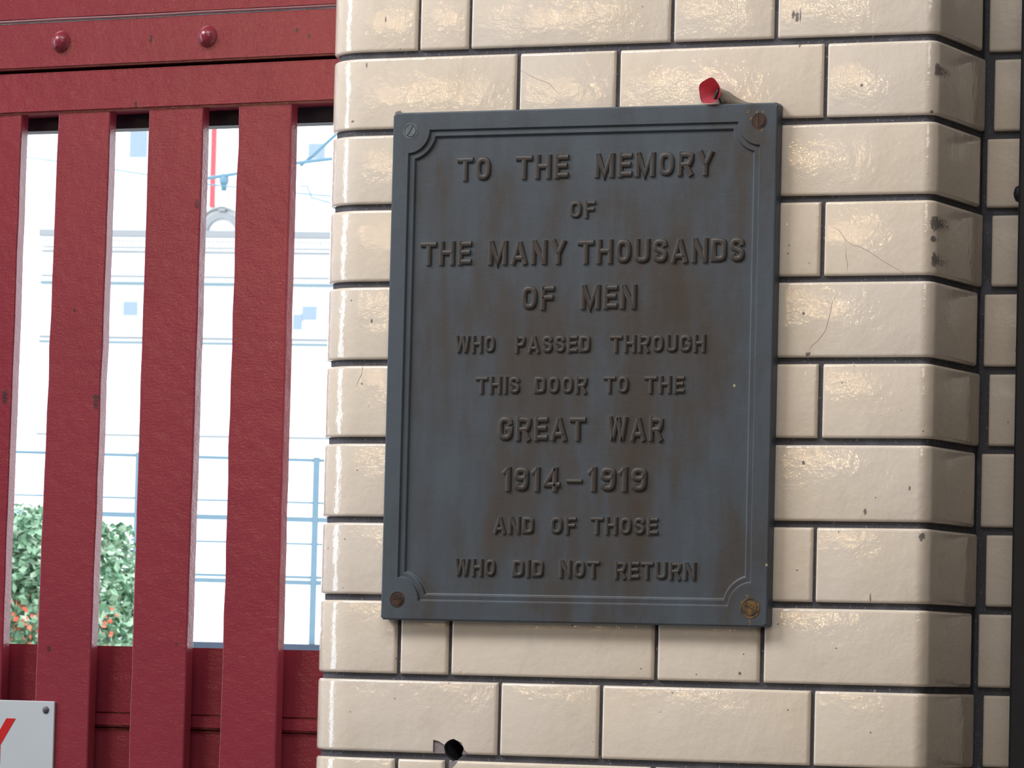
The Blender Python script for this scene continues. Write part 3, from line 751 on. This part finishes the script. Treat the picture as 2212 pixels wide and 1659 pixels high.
wire_m = plain('glare_blue_cable', (.10, .20, .27), .5)  # blue tint imitates glare fringing around the thin cables
for pts, r, lab in (([(-15.3, 25, 2.95), (-14.8925, 25, 2.896), (-14.6717, 25, 2.865), (-14.1812, 25, 2.792), (-13.9344, 25, 2.754), (-13.456, 25, 2.6755), (-13.225, 25, 2.6515), (-12.75, 25, 2.60), (-12.0, 25, 2.53)], .0065, 'thin overhead wire sloping gently down to the right behind the slats'),
                    ([(-13.7, 25.02, 2.722), (-13.44, 25.02, 2.722), (-13.228, 25.02, 2.748), (-12.98, 25.02, 2.775), (-12.7514, 25.02, 2.8145), (-12.479, 25.02, 2.8378), (-12.0, 25.02, 2.87)], .0135, 'thick overhead cable rising to the right behind the slats'),
                    ([(-12.751, 25.07, 2.8015), (-12.6448, 25.04, 2.8641), (-12.4836, 25.04, 2.9964), (-12.2, 25.04, 3.22)], .012, 'short stay wire climbing steeply beside the pier'),
                    ([(-12.7467, 25.06, 2.6555), (-12.6926, 25.06, 2.6545), (-12.6542, 25.06, 2.5728), (-12.4914, 25.06, 2.5279), (-12.1, 25.06, 2.45)], .0065, 'thin bent hanger wire low beside the pier')):
    link('overhead_wire', tube_me('overhead_wire', pts, r), wire_m, label=lab, cat='wire', group='overhead wires')
bm = bmesh.new(); bmesh.ops.create_uvsphere(bm, u_segments=12, v_segments=8, radius=1, matrix=Matrix.Translation((-13.329, 25.03, 2.705)) @ Matrix.Diagonal((.036, .03, .045, 1)))
bmesh.ops.create_cone(bm, cap_ends=True, segments=10, radius1=.02, radius2=.02, depth=.12, matrix=Matrix.Translation((-13.329, 25.03, 2.69)))
link('insulator', fin(bm, 'insulator'), wire_m, smooth=True, label='small dark insulator hanging where two overhead wires meet', cat='insulator')
bpart('banner', 4.73, 4.86, -.12, -.04, 11.72, 14.3, plain('faded_red_banner', (.42, .06, .07), .6), label='narrow red banner')

rail_m = plain('pale_blue_steel', (.13, .21, .27), .5); base_m = plain('dark_blue_kerb', (.035, .05, .08), .7)
fn = empty('metal_railing', (-8.67, 14, -2.26), math.radians(30), label='pale blue grey metal railing across the street behind the shrub', cat='railing')
for z, t in ((.256, .007), (.064, .0045), (-.012, .011), (-.122, .0045), (-.272, .006), (-.296, .010)):
    box('rail', -3, 4, -t, t, z-t+2.26, z+t+2.26, rail_m, fn)
for i in range(8):
    x = -1.9 + i*.80 + .12; box('post', x-.014, x+.014, -.014, .014, 0, .27+2.26, rail_m, fn, bevel=.003)
box('kerb', -3, 4, -.05, .05, 0, -.572+2.26, base_m, fn)

# leafy shrub with orange-red flowers in front of the railing
leaf_m, nt, bs = M('leaf_green'); p = geo(nt); r_ = nd(nt, 'ShaderNodeNewGeometry').outputs['Random Per Island']
nt.links.new(ramp(nt, r_, [(0, (.06, .14, .08)), (.3, (.15, .30, .17)), (.65, (.27, .42, .27)), (1, (.50, .60, .46))]), bs.inputs['Base Color']); bs.inputs['Roughness'].default_value = .45
flw_m = plain('orange_red_flower', (.62, .13, .07), .6, var=.3)
twig_m = plain('brown_twig', (.10, .07, .05), .9)
shr = empty('shrub', (-6.9, 11.0, -2.26), label='leafy green shrub with orange red flowers seen low through the left slat gaps', cat='shrub')
rnd = random.Random(3)
def leaves(n, sz, zf, near):
    vs_, fs = [], []
    while len(fs) < n*2:
        x = rnd.uniform(-1.0, .7); y = rnd.uniform(-.45, .40) if not near else rnd.uniform(-.50, -.36)
        top = zf(x)
        z = top - abs(rnd.gauss(0, .30)) if not near else rnd.uniform(1.45, top-.06)
        if z < 1.2: continue
        if x > (.50 if not near else .68) - .2*(z-1.9) + rnd.gauss(0, .05): continue
        c = Vector((x, y, z)); a = Vector((rnd.gauss(0, 1), rnd.gauss(0, 1), rnd.gauss(0, .8))).normalized()
        b = a.cross(Vector((rnd.gauss(0, 1), rnd.gauss(0, 1), rnd.gauss(0, 1)))).normalized()
        L_, W_ = sz*rnd.uniform(.6, 1.3), sz*rnd.uniform(.22, .4)
        i = len(vs_); nn = a.cross(b)*W_*.35
        vs_ += [c - a*L_/2, c + b*W_ + nn, c + a*L_/2, c - b*W_ + nn]
        fs += [(i, i+1, i+2), (i, i+2, i+3)]
    return mesh('foliage', vs_, fs)
TOP = lambda x: 2.14 - .16*(x+.1) + .05*math.sin(9*x) + .03*math.sin(23*x) - (.5*max(0, x-.4))
link('foliage', leaves(34000, .040, TOP, False), leaf_m, shr, kind='stuff')
link('flowers', leaves(950, .027, lambda x: 1.93 - .1*x, True), flw_m, shr, kind='stuff', label='orange red flowers')
for i in range(7):
    x0 = rnd.uniform(-.5, .3); x1 = rnd.uniform(-1.0, .55)
    link('branch', tube_me('branch', [(x0, 0, 0), ((x0+x1)/2+rnd.uniform(-.1, .1), rnd.uniform(-.1, .1), .9), (x1, rnd.uniform(-.2, .2), 1.85)], [.02, .014, .006]), twig_m, shr)
